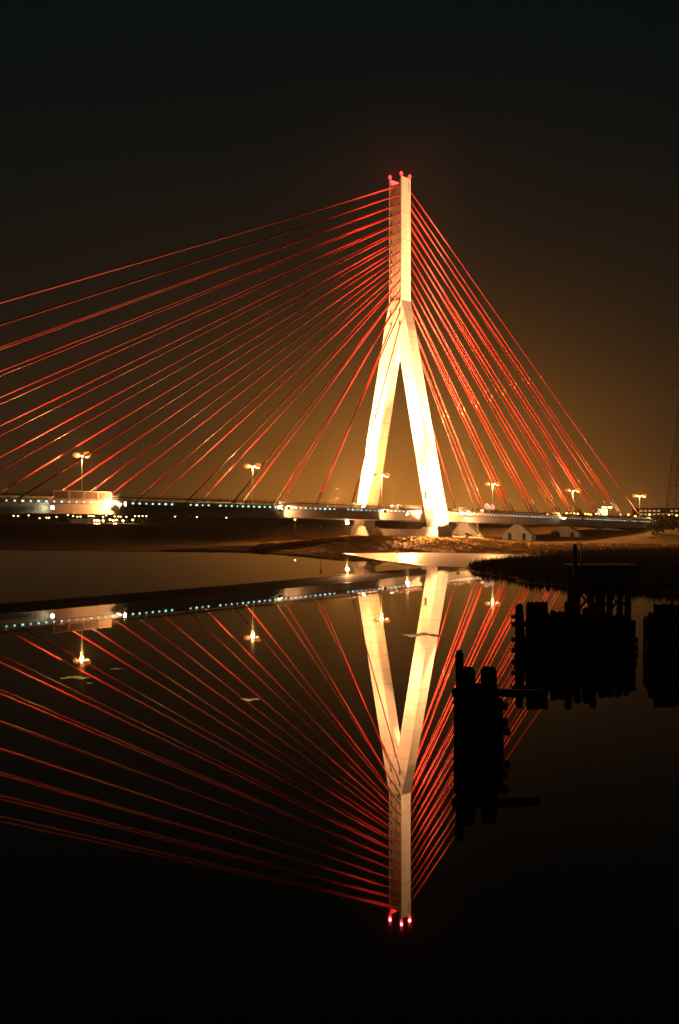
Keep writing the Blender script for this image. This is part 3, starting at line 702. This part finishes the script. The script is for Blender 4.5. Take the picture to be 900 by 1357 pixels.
# electricity pylon at the right edge
D = 400; p = at(906, D); EP = empty('electricity_pylon', (p.x, p.y, gh(p.x, p.y)), 0, label='dark steel lattice electricity pylon at the right frame edge', cat='electricity pylon')
def hwid(z): return 5.4*(1-z/62)+.5
for sx in (1, -1):
    for sy in (1, -1):
        bm = bmesh.new(); tube(bm, [(sx*hwid(0),sy*hwid(0),-.5),(sx*hwid(62),sy*hwid(62),62)], .16, 4); obj('leg', bm, M_lattice, EP)
z = 0
while z < 60:
    z2 = min(z + max(3.2, hwid(z)*1.5), 62); a, b_ = hwid(z), hwid(z2); bm = bmesh.new()
    for (p0, p1) in (((-a,-a),(b_,-b_)),((a,-a),(-b_,-b_)),((-a,a),(b_,b_)),((a,a),(-b_,b_)),((-a,-a),(-b_,b_)),((-a,a),(-b_,-b_)),((a,-a),(b_,b_)),((a,a),(b_,-b_))):
        tube(bm, [(p0[0],p0[1],z),(p1[0],p1[1],z2)], .08, 4)
    for q0, q1 in (((-b_,-b_),(b_,-b_)),((-b_,b_),(b_,b_)),((-b_,-b_),(-b_,b_)),((b_,-b_),(b_,b_))): tube(bm, [(q0[0],q0[1],z2),(q1[0],q1[1],z2)], .08, 4)
    obj('lattice_panel', bm, M_lattice, EP); z = z2
for z, L in ((56,5),):
    for sg in (1, -1):
        bm = bmesh.new(); tube(bm, [(0,-.5,z),(sg*L,0,z+.3)], .12, 4); tube(bm, [(0,-.5,z+2.2),(sg*L,0,z+.3)], .10, 4); tube(bm, [(0,.5,z),(sg*L,0,z+.3)], .12, 4)
        obj('cross_arm', bm, M_lattice, EP)
# bushes at the end of the deck
def leafy(name, loc, rx, rz, n, seed, label, cat='bush', group=None, trunk=True):
    rg = np.random.default_rng(seed); o = empty(name, loc, 0); tag(o, label, cat, group)
    cl_ = rg.uniform(-1, 1, (14, 3)); cl_ /= np.maximum(1, np.linalg.norm(cl_, axis=1))[:, None]
    c0 = cl_[rg.integers(0, 14, n)]*.7 + rg.normal(0, .2, (n, 3))
    P = np.c_[c0[:, 0]*rx, c0[:, 1]*rx, rz*1.05 + c0[:, 2]*rz]
    a = rg.normal(0, .16*max(1, rx/3), (n, 3, 3)); VV = (P[:, None, :] + a).reshape(-1, 3)
    me = bpy.data.meshes.new('foliage'); me.vertices.add(3*n); me.vertices.foreach_set('co', VV.ravel())
    me.loops.add(3*n); me.loops.foreach_set('vertex_index', np.arange(3*n, dtype=np.int32))
    me.polygons.add(n); me.polygons.foreach_set('loop_start', np.arange(0, 3*n, 3, dtype=np.int32)); me.update(calc_edges=True); me.materials.append(M_leaf)
    obj('crown', me, None, o)
    bm = bmesh.new()
    for k in range(4):
        an = k*1.6; tube(bm, [(0,0,-.3),(rx*.2*math.cos(an),rx*.2*math.sin(an),rz*.7),(rx*.45*math.cos(an),rx*.45*math.sin(an),rz*1.4)], [.12,.08,.03], 5)
    obj('trunk', bm, M_bark, o)
for i, (px, D, rx, rz, lb) in enumerate(((866,312,3.2,2.3,'dark round bush beside the end of the deck'),(879,318,4.2,3.0,'larger dark bush right of the deck end'),(893,330,3.6,2.4,'dark bush at the right edge under the electricity pylon'))):
    p = at(px, D); p.z = gh(p.x, p.y); leafy('bush', p, rx, rz, 1800, i+3, lb, group='bushes at the deck end')
# far wood on the horizon
rgn = np.random.default_rng(12); n = 26000
xx = rgn.uniform(-900, 900, n); yy = 1150 + rgn.uniform(0, 50, n)
hh = 7 + 3.5*np.sin(xx*.013) + 3*np.sin(xx*.047+1) + 2*np.sin(xx*.21) + rgn.normal(0, .7, n)
P = np.c_[xx, yy, 1.5 + hh*rgn.uniform(0, 1, n)**.7]; VV = (P[:, None, :] + rgn.normal(0, 1.5, (n, 3, 3))).reshape(-1, 3)
me = bpy.data.meshes.new('far_wood'); me.vertices.add(3*n); me.vertices.foreach_set('co', VV.ravel())
me.loops.add(3*n); me.loops.foreach_set('vertex_index', np.arange(3*n, dtype=np.int32))
me.polygons.add(n); me.polygons.foreach_set('loop_start', np.arange(0, 3*n, 3, dtype=np.int32)); me.update(calc_edges=True); me.materials.append(M_leaf)
obj('far_wood', me, None, label='low dark line of woods on the horizon behind the bridge', category='woods', kind='stuff')

# ---------------------------------------------------------------- night haze
mh = bpy.data.materials.new('night_haze'); mh.use_nodes = True
t = mh.node_tree; t.nodes.clear(); ho = t.nodes.new('ShaderNodeOutputMaterial'); pv = t.nodes.new('ShaderNodeVolumePrincipled')
pv.inputs['Color'].default_value = (1.0, 0.82, 0.56, 1); pv.inputs['Density'].default_value = 0.00013; pv.inputs['Anisotropy'].default_value = 0.3
t.links.new(pv.outputs[0], ho.inputs['Volume'])
bm = bmesh.new(); box(bm, -1500, 1500, -150, 1400, -2.5, 108); obj('haze', bm, mh, kind='stuff')
